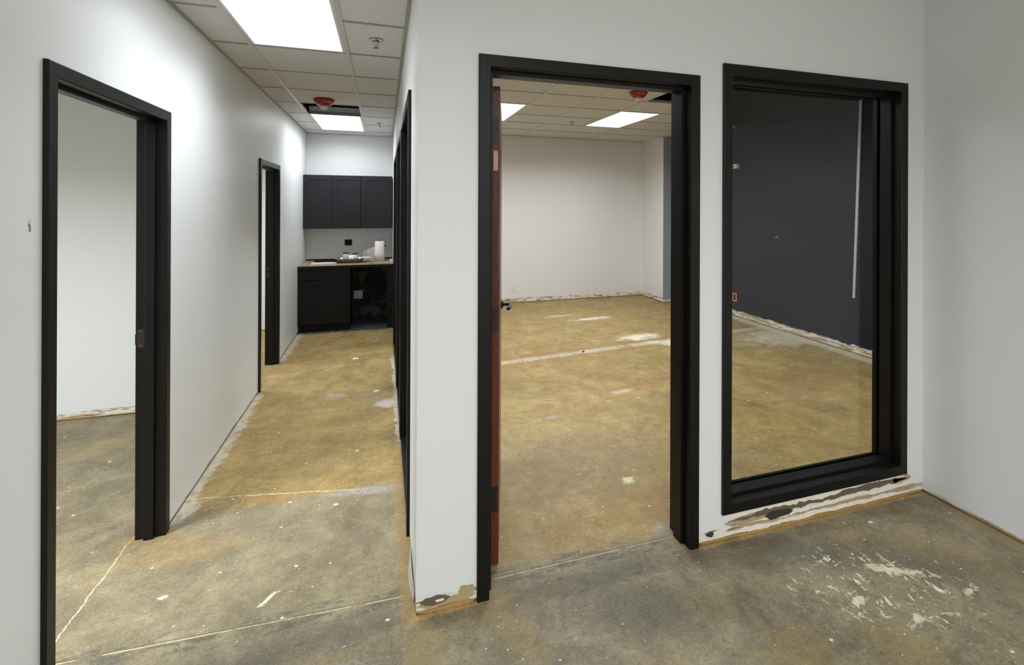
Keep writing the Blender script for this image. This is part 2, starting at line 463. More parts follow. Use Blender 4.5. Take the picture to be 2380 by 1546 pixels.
    col = g.mix(g.blob(-0.90, 2.98, .12, .05, .5, (n_wob - .5) * 1.4, .3) * .6, col, lin(104, 90, 68))
    # black overspray at the foot of the cabinets
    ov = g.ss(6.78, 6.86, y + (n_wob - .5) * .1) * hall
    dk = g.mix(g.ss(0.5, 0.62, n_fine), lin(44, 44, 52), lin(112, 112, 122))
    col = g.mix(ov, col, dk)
    # scratches: pale arcs and drags
    sc = g.noise(1.0, 2, 0.5, g.vec((6, 120, 1), rot=0.3), 1.5)
    sg = g.ss(0.645, 0.69, sc) * g.ss(0.48, 0.60, g.noise(2.4, 3)) * (0.45 + m_yel * 0.55)
    col = g.mix(sg * 0.5, col, lin(214, 196, 142))
    sc2 = g.noise(1.0, 2, 0.5, g.vec((110, 7, 1), rot=0.7, off=(2, 7, 0)), 1.8)
    col = g.mix(g.ss(0.67, 0.71, sc2) * g.ss(0.52, 0.62, g.noise(2.0, 3, .5, g.vec(off=(8, 1, 0)))) * 0.45, col, lin(90, 76, 54))
    # grit: tiny dark and light grains
    col = g.mix(g.ss(0.60, 0.72, n_grit) * 0.35, col, lin(70, 62, 48))
    col = g.mix(g.ss(0.40, 0.30, n_grit) * 0.30, col, lin(220, 208, 180))
    # paint and plaster specks of several sizes
    for sc_, lo, rad, k in ((7.0, 0.84, 0.09, .9), (16.0, 0.84, 0.14, .85), (38.0, 0.88, 0.17, .75)):
        d, r1, r2 = g.vor(sc_, g.vec((1, 1.35, 1), rot=0.35 * sc_))
        sp = g.ss(0.02, -0.02, d + (n_wob - .5) * 0.22 + (n_grit - .5) * .06 - r2 * rad) * g.ss(lo, lo + 0.01, r1)
        col = g.mix(sp * k, col, lin(226, 214, 184))
    # spatter cluster in front of the window
    fl1 = g.noise(1.0, 5, 0.72, g.vec((34, 15, 1), rot=0.75), 0.6)
    fl2 = g.noise(1.0, 5, 0.72, g.vec((12, 30, 1), rot=0.2, off=(3, 5, 0)), 0.6)
    cl = g.blob(2.0, 1.56, .34, .20, .8, (n_wob - .5) * 1.6, -.3)
    sp = g.m('MAXIMUM', g.ss(0.590, 0.612, fl1), g.ss(0.612, 0.632, fl2))
    col = g.mix(sp * g.ss(0.25, 0.75, cl) * 0.9, col, lin(222, 216, 190))
    for (cx, cy, rx, ry, rt) in ((1.96, 1.38, .05, .018, .4), (2.16, 1.60, .10, .022, -.5), (1.84, 1.53, .04, .02, .2), (2.33, 1.42, .04, .02, .4), (-0.44, 2.28, .045, .010, .9), (-0.85, 2.42, .025, .014, 0), (1.36, 2.62, .04, .03, 0)):
        col = g.mix(g.blob(cx, cy, rx, ry, .25, (n_wob - .5) * 3.0 + (n_fine - .5) * 2.5, rt) * .75, col, lin(224, 214, 184))
    # scattered chalky flakes everywhere
    fl3 = g.noise(1.0, 4, 0.7, g.vec((26, 70, 1), rot=0.15, off=(1, 9, 0)), 0.4)
    col = g.mix(g.ss(0.64, 0.665, fl3) * g.ss(.42, .6, g.noise(2.2, 3)) * (0.35 + m_yel * 0.3), col, lin(222, 210, 176))
    # overall mottling of the slab
    mott = (g.noise(11, 7, 0.8, dist=0.4) - 0.5) * 1.1 + (n_fine - 0.5) * 0.32 + (n_grit - 0.5) * 0.30 + (n_big - 0.5) * 0.35 + (g.noise(62, 3, 0.75) - 0.5) * 0.75 + 1.0
    vm = g.t.nodes.new('ShaderNodeVectorMath'); vm.operation = 'SCALE'
    g.put(vm.inputs[0], col); g.put(vm.inputs['Scale'], mott)
    col = S(g, vm.outputs[0])
    rough = n_mid * 0.25 + 0.38 + m_pale * 0.08
    h = n_fine * 0.5 + n_grit * 0.25 + n_mid * 0.6 - cut * 0.6
    return g.out(col, rough, h, 0.22, 0.006, 0.4)
M['floor'] = floor_mat()

# ------------------------------------------------------------------ structure
def cells_wall(name, axis, f0, f1, p0, p1, z0, z1, openings, mat, label):
    """a slab between planes f0 and f1 on `axis` ('x' or 'y'), running p0..p1, with openings (a,b,za,zb)."""
    ps = sorted({p0, p1, *[v for o in openings for v in o[:2]]})
    zs = sorted({z0, z1, *[v for o in openings for v in o[2:]]})
    bm = bmesh.new()
    def solid(i, j):
        if i < 0 or j < 0 or i >= len(ps) - 1 or j >= len(zs) - 1: return False
        pm, zm = (ps[i] + ps[i + 1]) / 2, (zs[j] + zs[j + 1]) / 2
        return not any(a < pm < b and c < zm < d for a, b, c, d in openings)
    cache = {}
    def V(f, p, z):
        k = (f, round(p, 5), round(z, 5))
        if k not in cache: cache[k] = bm.verts.new((f, p, z) if axis == 'x' else (p, f, z))
        return cache[k]
    for i in range(len(ps) - 1):
        for j in range(len(zs) - 1):
            if not solid(i, j): continue
            a, b, c, d = ps[i], ps[i + 1], zs[j], zs[j + 1]
            for f in (f0, f1): bm.faces.new([V(f, a, c), V(f, b, c), V(f, b, d), V(f, a, d)])
            if not solid(i - 1, j): bm.faces.new([V(f0, a, c), V(f1, a, c), V(f1, a, d), V(f0, a, d)])
            if not solid(i + 1, j): bm.faces.new([V(f0, b, c), V(f1, b, c), V(f1, b, d), V(f0, b, d)])
            if not solid(i, j - 1): bm.faces.new([V(f0, a, c), V(f1, a, c), V(f1, b, c), V(f0, b, c)])
            if not solid(i, j + 1): bm.faces.new([V(f0, a, d), V(f1, a, d), V(f1, b, d), V(f0, b, d)])
    return setp(mk(name, bm, mat), label, 'wall', kind='structure')

D1 = (1.9709, 2.9234, 2.0541)          # left near door opening, outer trim: y0, y1, top
D2 = (4.8142, 5.6699, 2.0013)
D3 = (0.3648, 1.4102, 2.2152)          # front door
W1 = (1.5436, 2.7585, 0.1239, 2.2865)  # front window
F1 = (2.50, 3.60, 2.16); F2 = (3.66, 4.60, 2.14); F3 = (4.66, 6.05, 2.12)
XHB = XH + TF                          # room side of the hall's right-hand wall
TL = 0.095
XLB = XL - TL

floor = setp(mk('floor', bx(bmesh.new(), -4.3, 5.2, -3.7, 8.3, -0.12, 0.0), M['floor']),
             'stripped concrete floor, grey outside, yellow with old carpet glue further in', 'floor', kind='structure')
I = 0.018
w_left = cells_wall('wall_left', 'x', XL, XLB, -3.5, 8.2, 0, 3.02,
    [(D1[0] + I, D1[1] - I, -1, D1[2] - I), (D2[0] + I, D2[1] - I, -1, D2[2] - I)], M['wall'],
    'long white wall on the left with two black-framed doorways')
w_hall_r = cells_wall('wall_hall_right', 'x', XH, XHB, YF, 8.0, 0, 2.9,
    [(F1[0] + I, F1[1] - I, -1, F1[2] - I), (F2[0] + I, F2[1] - I, -1, F2[2] - I), (F3[0] + I, F3[1] - I, -1, F3[2] - I)], M['wall_front'],
    'white wall on the right of the hall, seen almost edge on')
w_front = cells_wall('wall_front', 'y', YF, YF + TF, XHB, 5.05, 0, 3.02,
    [(D3[0] + I, D3[1] - I, -1, D3[2] - I), (W1[0] + I, W1[1] - I, W1[2] + I, W1[3] - I)], M['wall_front'],
    'white wall with the black-framed doorway and window, torn drywall along its foot')
w_right = cells_wall('wall_right', 'x', XR, XR + 0.13, -3.5, YF, 0, 3.02, [], M['wall'], 'plain white wall at the far right')
w_back = cells_wall('wall_back', 'y', -3.5, -3.63, XL, XR + .13, 0, 3.02, [], M['wall'], 'plain white wall behind the viewer')
w_end = cells_wall('wall_hall_end', 'y', YE, YE + 0.12, XL, XH, 0, 2.9, [], M['wall'], 'white end wall of the hall behind the dark cabinets')
w_soffit = cells_wall('wall_soffit', 'y', YF, YF + 0.1, XL, XH, HH, 3.02, [], M['wall'], 'white drop above the mouth of the hall')
w_roomb = cells_wall('wall_room_back', 'y', RY, RY + .12, XHB, 4.43, 0, RZ + .02, [], M['wall_room'], 'white back wall of the room seen through the front doorway')
w_jog = cells_wall('wall_room_jog', 'x', 4.43, 5.05, 7.30, 8.12, 0, RZ + .02, [], M['wall_room'], 'short white wall jutting out at the back corner of the room')
w_ret = cells_wall('wall_room_return', 'y', 7.295, 7.30, 4.43, XN, 0, RZ + .02, [], M['wall_grey'], 'narrow grey-blue end face of the jutting wall in the room')
w_navy = cells_wall('wall_navy', 'x', XN, XN + .15, YF + TF, 7.295, 0, RZ + .02, [], M['navy'], 'dark navy wall of the room seen through the front window')
w_so = cells_wall('wall_office_back', 'y', 4.62, 4.74, -4.2, XLB, 0, 2.5, [], M['wall_front'], 'white wall seen through the nearest left doorway')
cells_wall('wall_office_side', 'x', -4.2, -4.3, -1.2, 8.2, 0, 2.6, [], M['wall'], 'white side wall of the left rooms')
cells_wall('wall_office_front', 'y', -1.2, -1.3, -4.3, XLB, 0, 2.6, [], M['wall'], 'white near wall of the left office')
cells_wall('wall_store_back', 'y', 7.18, 7.3, -4.2, XLB, 0, 2.6, [], M['wall'], 'white wall seen through the far left doorway')

# ceilings
def slab(name, b, mat, label):
    return setp(box(name, b, mat), label, 'ceiling', kind='structure')
slab('ceiling_main', (XL, XR, -3.5, YF, HM, HM + .1), M['tile'], 'white tiled ceiling over the viewer')
slab('ceiling_office', (-4.2, XLB, -1.2, 4.62, 2.46, 2.56), M['tile'], 'white ceiling of the left office')
slab('ceiling_store', (-4.2, XLB, 4.74, 7.18, 2.46, 2.56), M['tile'], 'white ceiling of the far left room')
slab('ceiling_deck', (XL, 5.05, YF, 8.12, 3.45, 3.5), M['deck'], 'dark structural deck above the missing ceiling tiles')
def plenum_wall(b):
    setp(box('wall_plenum', b, M['deck']), 'dark partition in the void above the ceiling tiles', 'wall', kind='structure')
plenum_wall((XN, 5.05, YF + TF, 8.12, RZ + .02, 3.45))
plenum_wall((XHB, 4.9, RY, RY + .12, RZ + .02, 3.45))
plenum_wall((XHB, 4.9, YF + TF - .01, YF + TF + .01, RZ + .02, 3.45))
plenum_wall((XH, XHB, YF + .1, 8.0, 2.9, 3.45))
plenum_wall((XL, XH, YE, YE + .12, 2.9, 3.45))

def tile_ceiling(name, xs, ys, z, skip, label, start=(), p1=None):
    """lay-in ceiling: perimeter angle, grid bars, one object per tile."""
    x0, x1, y0, y1 = xs[0], xs[-1], ys[0], ys[-1]
    p1 = p1 or y0
    bm = bmesh.new()
    w = 0.02
    bx(bm, x0, x1, y0, y0 + w, z, z + .002); bx(bm, x0, x1, y1 - w, y1, z, z + .002)
    bx(bm, x0, x0 + w, y0 + w, y1 - w, z, z + .002); bx(bm, x1 - w, x1, p1 + w, y1 - w, z, z + .002)
    bx(bm, x0, x0 + .001, y0, y1, z + .002, z + .03); bx(bm, x1 - .001, x1, p1, y1, z + .002, z + .03)
    bx(bm, x0, x1, y0, y0 + .001, z + .002, z + .03); bx(bm, x0, x1, y1 - .001, y1, z + .002, z + .03)
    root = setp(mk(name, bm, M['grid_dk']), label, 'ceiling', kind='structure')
    t = 0.0125
    for q, x in enumerate(xs[1:-1]):
        y0 = dict(start).get(q + 1, ys[0])
        b = bmesh.new(); bx(b, x - t, x + t, y0 + w, y1 - w, z - .001, z + .001); bx(b, x - .001, x + .001, y0 + w, y1 - w, z + .001, z + .035)
        mk('grid_bar', b, M['grid'], root)
    for j, y in enumerate(ys[1:-1]):
        for i in range(len(xs) - 1):
            a, c = xs[i], xs[i + 1]
            if ('bar', i, j + 1) in skip: continue
            b = bmesh.new()
            a2 = a + (t if i > 0 else w); c2 = c - (t if i < len(xs) - 2 else w)
            bx(b, a2, c2, y - t, y + t, z, z + .001); bx(b, a2, c2, y - .001, y + .001, z + .001, z + .03)
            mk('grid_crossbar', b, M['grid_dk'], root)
    for i in range(len(xs) - 1):
        for j in range(len(ys) - 1):
            if (i, j) in skip: continue
            b = bmesh.new()
            e = 0.003
            zz = z + .0025 + random.uniform(0, .0012)
            bx(b, xs[i] + e, xs[i + 1] - e, ys[j] + e, ys[j + 1] - e, zz, zz + .016)
            mk('ceiling_tile', b, M['tile'], root)
    return root

Y0 = 2.9119; T = 0.6096
hx = [XL, XL + .2231, XL + .7828, XH]
hy = [YF + .1] + [round(Y0 + T * k, 4) for k in range(-1, 8)] + [YE]
# rows: 0:2.11-2.30 1:-2.91 2:-3.52 3:-4.13 4:-4.74 5:-5.35 6:-5.96 7:-6.57 8:-7.18 9:-7.6
hskip = {(1, 1), (1, 2), ('bar', 1, 2), (1, 6), (1, 7), (1, 8), ('bar', 1, 8)}
c_hall = tile_ceiling('ceiling_hall', hx, hy, HH, hskip, 'hall ceiling of white lay-in tiles in a metal grid, one tile missing')
rx = [XHB, .40, .99, 1.58, 2.16, 2.74, 3.32, 3.90, 4.48, XN]
ry = [YF + TF, 2.5, 3.1, 3.7, 4.3, 4.9, 5.5, 6.1, 6.7, 7.3, 8.0]
rskip = set()
LAMPS = [(2, 6), (5, 6), (2, 2)]
for i, j in LAMPS: rskip |= {(i, j), (i, j + 1), ('bar', i, j + 1)}
for i in range(5, 9):
    for j in range(0, 5 if i < 7 else 7):
        rskip.add((i, j)); rskip.add(('bar', i, j))
for j in range(9, 10): rskip |= {(8, j)}
c_room = tile_ceiling('ceiling_room', rx, ry, RZ, rskip, 'room ceiling of white lay-in tiles, several missing by the navy wall', {6: 4.9 - .02, 7: 4.9 - .02, 8: 6.1 - .02}, 6.1)
box('ceiling_tile', (4.43, 4.475, 7.305, 7.3, RZ + .003, RZ + .019), M['tile'], c_room) if False else None

# ------------------------------------------------------------------ hollow metal frames
def profile(T):
    a, b = (0.036, 0.098) if T > .12 else (0.030, 0.068)
    return [(0.0, 0.0), (0.0, -0.013), (0.003, -0.015), (0.047, -0.015), (0.050, -0.012), (0.050, a), (0.066, a), (0.067, a + .002),
            (0.067, b), (0.066, b + .002), (0.050, b + .002), (0.050, T + .012), (0.047, T + .015), (0.003, T + .015), (0.0, T + .013), (0.0, T), (0.018, T), (0.018, 0.0)]

def frame_member(axis, f, sgn, p_a, p_b, z_a, z_b, side, cut0, cut1, mat, parent, name):
    """one mitred member. side: 'L','R' jamb, 'T' head, 'B' sill; f = wall face, sgn = direction into the wall."""
    bm = bmesh.new()
    PROF = profile(TL if (axis == 'x' and sgn < 0) else TF)
    n = len(PROF)
    ends = []
    for k in (0, 1):
        ring = []
        for s, t in PROF:
            if side == 'L': p, z = p_a + s, ((z_a + (s if cut0 else 0)) if k == 0 else (z_b - (s if cut1 else 0)))
            elif side == 'R': p, z = p_b - s, ((z_a + (s if cut0 else 0)) if k == 0 else (z_b - (s if cut1 else 0)))
            elif side == 'T': z, p = z_b - s, ((p_a + s) if k == 0 else (p_b - s))
            else: z, p = z_a + s, ((p_a + s) if k == 0 else (p_b - s))
            q = f + sgn * t
            ring.append(bm.verts.new((q, p, z) if axis == 'x' else (p, q, z)))
        ends.append(ring)
    for i in range(n):
        bm.faces.new((ends[0][i], ends[0][(i + 1) % n], ends[1][(i + 1) % n], ends[1][i]))
    bm.faces.new(ends[0]); bm.faces.new(ends[1])
    return mk(name, bm, mat, parent)

def frame(name, axis, f, sgn, p0, p1, z0, z1, sill, label, cat):
    loc = (f, (p0 + p1) / 2, z0) if axis == 'x' else ((p0 + p1) / 2, f, z0)
    r = setp(empty(name, loc), label, cat, kind='structure')
    frame_member(axis, f, sgn, p0, p1, z0, z1, 'L', sill, True, M['black'], r, 'jamb')
    frame_member(axis, f, sgn, p0, p1, z0, z1, 'R', sill, True, M['black'], r, 'jamb')
    frame_member(axis, f, sgn, p0, p1, z0, z1, 'T', True, True, M['black'], r, 'frame_head')
    if sill: frame_member(axis, f, sgn, p0, p1, z0, z1, 'B', True, True, M['black'], r, 'frame_sill')
    return r

d1 = frame('door_1', 'x', XL, -1, D1[0], D1[1], 0.0, D1[2], False, 'black steel door frame nearest on the left wall, open without a door leaf', 'door frame')
d2 = frame('door_2', 'x', XL, -1, D2[0], D2[1], 0.0, D2[2], False, 'black steel door frame further down the left wall, near the cabinets', 'door frame')
d3 = frame('door_3', 'y', YF, 1, D3[0], D3[1], 0.0, D3[2], False, 'black steel door frame in the front wall with a mahogany door standing open', 'door')
w1 = frame('window_1', 'y', YF, 1, W1[0], W1[1], W1[2], W1[3], True, 'tall black-framed interior window in the front wall looking onto the navy wall', 'window')
# glazing
gy = YF + 0.112
box('pane', (W1[0] + .052, W1[1] - .052, gy, gy + .006, W1[2] + .052, W1[3] - .052), M['glass'], w1)
bm = bmesh.new()
a, b, c, d = W1[0] + .0505, W1[1] - .0505, W1[2] + .0505, W1[3] - .0505
for q in ((a, a + .016, c, d), (b - .016, b, c, d), (a + .016, b - .016, c, c + .016), (a + .016, b - .016, d - .016, d)):
    bx(bm, q[0], q[1], gy + .007, gy + .022, q[2], q[3])
mk('glazing_bead', bm, M['black'], w1)

def sidelight(name, F, label):
    r = frame(name, 'x', XH, 1, F[0], F[1], 0.0, F[2], False, label, 'window')
    box('threshold', (XH - .010, XH + TF + .01, F[0] + .051, F[1] - .051, 0.0, .022), M['sill_black'], r, .002)
    box('pane', (XH + .108, XH + .114, F[0] + .052, F[1] - .052, .0235, F[2] - .052), M['glass'], r)
    bm = bmesh.new()
    y0_, y1_ = F[0] + .0505, F[1] - .0505
    for q in ((y0_, y0_ + .016, .0225, F[2] - .0505), (y1_ - .016, y1_, .0225, F[2] - .0505), (y0_ + .016, y1_ - .016, .0225, .040), (y0_ + .016, y1_ - .016, F[2] - .067, F[2] - .0505)):
        bx(bm, XH + .1155, XH + .13, q[0], q[1], q[2], q[3])
    mk('glazing_bead', bm, M['black'], r)
    return r
sidelight('window_2', F1, 'nearest black floor-length glazed frame on the right side of the hall')
sidelight('window_3', F2, 'middle black floor-length glazed frame on the right side of the hall')
sidelight('window_4', F3, 'farthest black floor-length glazed frame on the right side of the hall')

# strike plates on the left doors' far jambs
def strike(parent, y1, z):
    bm = bmesh.new()
    bx(bm, XL - .102, XL - .074, y1 - .0522, y1 - .0505, z - .045, z + .045, bevel=.0006)
    bx(bm, XL - .110, XL - .1021, y1 - .0530, y1 - .0500, z - .028, z + .022)
    o = mk('strike_plate', bm, M['bronze'], parent)
    bm = bx(bmesh.new(), XL - .095, XL - .081, y1 - .0526, y1 - .0523, z - .020, z + .020)
    h = mk('latch_hole', bm, M['hole'], None); h.parent = o
    bm = bmesh.new()
    for dz in (-.034, .034):
        tube(bm, [(XL - .088, y1 - .0528, z + dz), (XL - .088, y1 - .0523, z + dz)], .0035, 8)
    q = mk('screw', bm, M['steel'], None); q.parent = o
strike(d1, D1[1], .96); strike(d2, D2[1], .93)

# ---- the open mahogany leaf of door_3, hinged on its left
HX, HY, ANG = 0.447, YF + TF + .022, math.radians(90 - 13.5)
LW, LT = 0.90, 0.044
def leafM(): return Matrix.Translation((HX, HY, 0)) @ Matrix.Rotation(ANG, 4, 'Z')
LM = leafM()
def leaf_part(name, b, mat, parent, bevel=0, top=False):
    bm = bx(bmesh.new(), *b, bevel=bevel)
    bmesh.ops.transform(bm, matrix=LM, verts=bm.verts)
    o = mk(name, bm, mat, None)
    if top: adopt(o, parent)
    else: o.parent = parent
    return o
# leaf local frame: x along the leaf from the hinge edge, y across its thickness (0 .. -LT is the side facing right)
leaf = leaf_part('door_leaf', (0.0, LW, -LT, 0.0, .012, 2.13), M['wood'], d3, .0015, top=True)
leaf['label'] = 'red-brown mahogany door leaf seen edge on'
for z in (1.93, 1.10, .30):
    leaf_part('hinge', (-.0015, .0005, -LT + .004, -.006, z - .057, z + .057), M['bronze'], leaf)
bm = bmesh.new()
for z in (1.93,):
    for dz in (-.018, .018, ):
        tube(bm, [(-.0022, -.024, z + dz), (-.0012, -.024, z + dz)], .0042, 10)
bmesh.ops.transform(bm, matrix=LM, verts=bm.verts)
o = mk('hinge_screw', bm, M['slot'], None); o.parent = leaf
# hold-open bracket under the top hinge
bm = bmesh.new()
bx(bm, -.006, -.002, -.036, -.014, 1.755, 1.845, bevel=.0019)
bmesh.ops.transform(bm, matrix=LM, verts=bm.verts)
o = mk('hinge_bracket', bm, simple('worn_copper_bracket', (196, 152, 134), 0.4, 0.3), None); o.parent = leaf
# lever handles at the free edge
for s in (-1, 1):
    yy = -LT if s < 0 else 0.0
    bm = bmesh.new()
    lathe(bm, [(.026, 0), (.026, .006), (.018, .012), (.010, .014), (.010, .05)], 20)
    bmesh.ops.transform(bm, matrix=Matrix.Translation((LW - .07, yy, 1.0)) @ Matrix.Rotation(s * -math.pi / 2, 4, 'X'), verts=bm.verts)
    bm2 = bmesh.new()
    tube(bm2, [(LW - .062, yy + s * .050, 1.0), (LW - .10, yy + s * .053, 1.0), (LW - .17, yy + s * .050, .997), (LW - .185, yy + s * .040, .995)], .0095, 10)
    me = bpy.data.meshes.new('tmp'); bm2.to_mesh(me); bm2.free(); bm.from_mesh(me); bpy.data.meshes.remove(me)
    bmesh.ops.transform(bm, matrix=LM, verts=bm.verts)
    o = mk('lever_handle', bm, M['black_metal'], None, smooth=True); o.parent = leaf
leaf_part('latch_plate', (LW - .0005, LW + .0012, -.036, -.008, .94, 1.06), M['steel'], leaf)

# ------------------------------------------------------------------ ceiling fixtures
def troffer(x0, x1, y0, y1, z, mat, label, watts=24.0, spread=155, group=None):
    r = setp(empty('ceiling_light', ((x0 + x1) / 2, (y0 + y1) / 2, z)), label, 'light', group)
    i, fr = 0.0135, 0.016
    x0 += i; x1 -= i; y0 += i; y1 -= i
    bm = bmesh.new()
    for q in ((x0, x0 + fr, y0, y1), (x1 - fr, x1, y0, y1), (x0 + fr, x1 - fr, y0, y0 + fr), (x0 + fr, x1 - fr, y1 - fr, y1)):
        bx(bm, *q, z + .001, z + .012)
    mk('light_frame', bm, M['lamp_rim'], r)
    box('diffuser', (x0 + fr, x1 - fr, y0 + fr, y1 - fr, z + .004, z + .008), mat, r)
    bm = bmesh.new(); bx(bm, x0, x1, y0, y1, z + .013, z + .09)
    mk('housing', bm, M['lamp_rim'], r)
    ld = bpy.data.lights.new('tube_light', 'AREA')
    ld.shape = 'RECTANGLE'; ld.size = x1 - x0 - 2 * fr; ld.size_y = y1 - y0 - 2 * fr
    ld.energy = watts; ld.spread = math.radians(spread); ld.color = (0.90, 0.955, 1.0)
    lo = bpy.data.objects.new('tube_light', ld); COL.objects.link(lo)
    lo.location = (0, 0, -.002); lo.parent = r
    return r
troffer(hx[1], hx[2], hy[1], hy[3], HH, M['lamp_hall'], 'large lit ceiling panel nearest in the hall', W_HALL, 128)
troffer(hx[1], hx[2], hy[7], hy[9], HH, M['lamp_hall'], 'lit ceiling panel at the far end of the hall, behind the missing tile', W_HALL, 160)
troffer(rx[2], rx[3], ry[6], ry[8], RZ, M['lamp_room'], 'lit ceiling panel in the room, half hidden by the left side of the doorway', W_ROOM)
troffer(rx[5], rx[6], ry[6], ry[8], RZ, M['lamp_room'], 'whole lit ceiling panel in the room, seen through the doorway', W_ROOM)
troffer(rx[2], rx[3], ry[2], ry[4], RZ, M['lamp_room'], 'lit ceiling panel close above the inside of the front doorway', W_ROOM * .8)
troffer(rx[6], rx[7], ry[1], ry[3], RZ, M['lamp_room'], 'lit ceiling panel just inside the front window, hidden behind its head', W_ROOM * .8)
def main_lamp(x, y, label): troffer(x - .3, x + .3, y - .6, y + .6, HM - .014, M['lamp_main'], label, W_MAIN)
main_lamp(.35, -.75, 'lit ceiling panel just behind the viewer')
main_lamp(.35, -2.7, 'rearmost left lit ceiling panel behind the viewer')
main_lamp(2.0, -2.7, 'rearmost right lit ceiling panel behind the viewer')
troffer(-2.9, -2.3, 1.2, 2.4, 2.446, M['lamp_side'], 'lit ceiling panel of the left office', W_SIDE)
troffer(-2.9, -2.3, 5.2, 6.4, 2.446, M['lamp_side'], 'lit ceiling panel of the far left room', W_SIDE * .38)

def fire_alarm(x, y, z, label, face):
    r = setp(empty('fire_alarm', (x, y, z)), label, 'alarm', 'red ceiling fire strobes')
    bm = bmesh.new()
    lathe(bm, [(.072, 0), (.092, -.004), (.094, -.012), (.090, -.018), (.070, -.046), (.052, -.058), (.030, -.062)], 36, (x, y, z))
    mk('alarm_body', bm, M['red'], r, smooth=True)
    bm = bmesh.new(); lathe(bm, [(.034, -.060), (.034, -.072), (.026, -.088), (.012, -.096)], 20, (x, y, z))
    mk('strobe_lens', bm, simple('strobe_lens_white', (225, 225, 225), .1, 0), r, smooth=True)
    bm = bmesh.new(); lathe(bm, [(.010, -.0965), (.012, -.102), (.006, -.106)], 12, (x, y, z))
    mk('strobe_tube', bm, M['chrome'], r, smooth=True)
    # lettering on the sloping face, turned to the viewer
    a = math.atan2(-x, -y) + 0.0
    for k, ch in enumerate('FIRE'):
        th = math.radians(26 - 13 * (k))
        # direction from the alarm to the viewer, rotated by th
        d0 = math.atan2(-y, -x)
        th2 = d0 + math.radians(face) - (1.5 - k) * math.radians(13)
        rad, zz = .0815, z - .0315
        nrm = Vector((math.cos(th2), math.sin(th2), -0.72)).normalized()
        rgt = Vector((-math.sin(th2), math.cos(th2), 0))
        up = nrm.cross(rgt)
        if up.z < 0: up = -up; 
        rgt = up.cross(nrm)
        p = Vector((x + rad * math.cos(th2), y + rad * math.sin(th2), zz)) + nrm * .0012
        Mx = Matrix((rgt.to_4d(), up.to_4d(), nrm.to_4d(), (0, 0, 0, 1))).transposed()
        Mx[3][:] = (0, 0, 0, 1)
        Mx = Matrix(((rgt.x, up.x, nrm.x, p.x), (rgt.y, up.y, nrm.y, p.y), (rgt.z, up.z, nrm.z, p.z), (0, 0, 0, 1)))
        text_mesh('lettering', ch, .024, M['white_pl'], r, Mx)
    return r
fire_alarm(-.533, 5.12, HH, 'red fire strobe on the hall ceiling beside the missing tile', 22)
fire_alarm(2.45, 4.52, RZ, 'red fire strobe on the room ceiling, seen at the top of the doorway', 28)

def sprinkler(x, y, z, label):
    r = setp(empty('sprinkler_head', (x, y, z)), label, 'sprinkler')
    bm = bmesh.new(); lathe(bm, [(.034, 0), (.040, -.003), (.038, -.007), (.018, -.012), (.010, -.013)], 24, (x, y, z))
    mk('escutcheon', bm, M['chrome'], r, smooth=True)
    bm = bmesh.new()
    lathe(bm, [(.008, -.011), (.008, -.020), (.004, -.022), (.004, -.042)], 12, (x, y, z))
    for s in (-1, 1): tube(bm, [(x + s * .006, y, z - .018), (x + s * .013, y, z - .030), (x + s * .004, y, z - .046)], .0022, 6)
    mk('sprinkler_frame', bm, M['chrome'], r, smooth=True)
    bm = bmesh.new(); lathe(bm, [(.017, -.047), (.017, -.049), (.004, -.050)], 14, (x, y, z))
    mk('deflector', bm, M['chrome'], r)
    return r
sprinkler(-.045, 3.17, HH, 'chrome sprinkler head nearest on the hall ceiling beside the large light')
sprinkler(-.045, 6.40, HH, 'small sprinkler head at the far end of the hall ceiling')
sprinkler(2.47, 6.45, RZ, 'small sprinkler head on the room ceiling between the two light panels')

# wire and pipe in the plenum above the missing hall tile
bm = bmesh.new()
tube(bm, [(-.85, 5.40, 3.449), (-.75, 5.42, 2.86), (-.6, 5.5, 2.80), (-.45, 5.6, 2.76), (-.33, 5.62, 2.80), (-.2, 5.55, 2.9), (-.15, 5.5, 3.449)], .004, 6)
tube(bm, [(-.33, 5.6, 2.86), (-.29, 5.62, 2.78), (-.25, 5.62, 2.88)], .003, 6)
setp(mk('loose_cable', bm, simple('pink_grey_cable', (128, 96, 98), .6)), 'thin loose cable sagging above the missing hall ceiling tile', 'cable')
bm = bmesh.new()
bx(bm, 2.8, 4.88, 4.44, 4.50, 2.90, 2.96)
setp(mk('duct_strut', bm, M['grid_dk']), 'grey metal strut in the void above the missing room tiles', 'strut')

# ------------------------------------------------------------------ cabinets
def shaker(bm, x0, x1, yf, z0, z1, th=.019, rail=.057, dep=.007):
    """a shaker door front: facing -y, front plane yf."""
    out = [(x0, z0), (x1, z0), (x1, z1), (x0, z1)]
    inn = [(x0 + rail, z0 + rail), (x1 - rail, z0 + rail), (x1 - rail, z1 - rail), (x0 + rail, z1 - rail)]
    a = [bm.verts.new((x, yf, z)) for x, z in out]; b = [bm.verts.new((x, yf, z)) for x, z in inn]
    c = [bm.verts.new((x, yf + dep, z)) for x, z in inn]; d = [bm.verts.new((x, yf + th, z)) for x, z in out]
    for i in range(4):
        j = (i + 1) % 4
        bm.faces.new((a[i], a[j], b[j], b[i])); bm.faces.new((b[i], b[j], c[j], c[i])); bm.faces.new((a[i], a[j], d[j], d[i]))
    bm.faces.new(c); bm.faces.new(d)

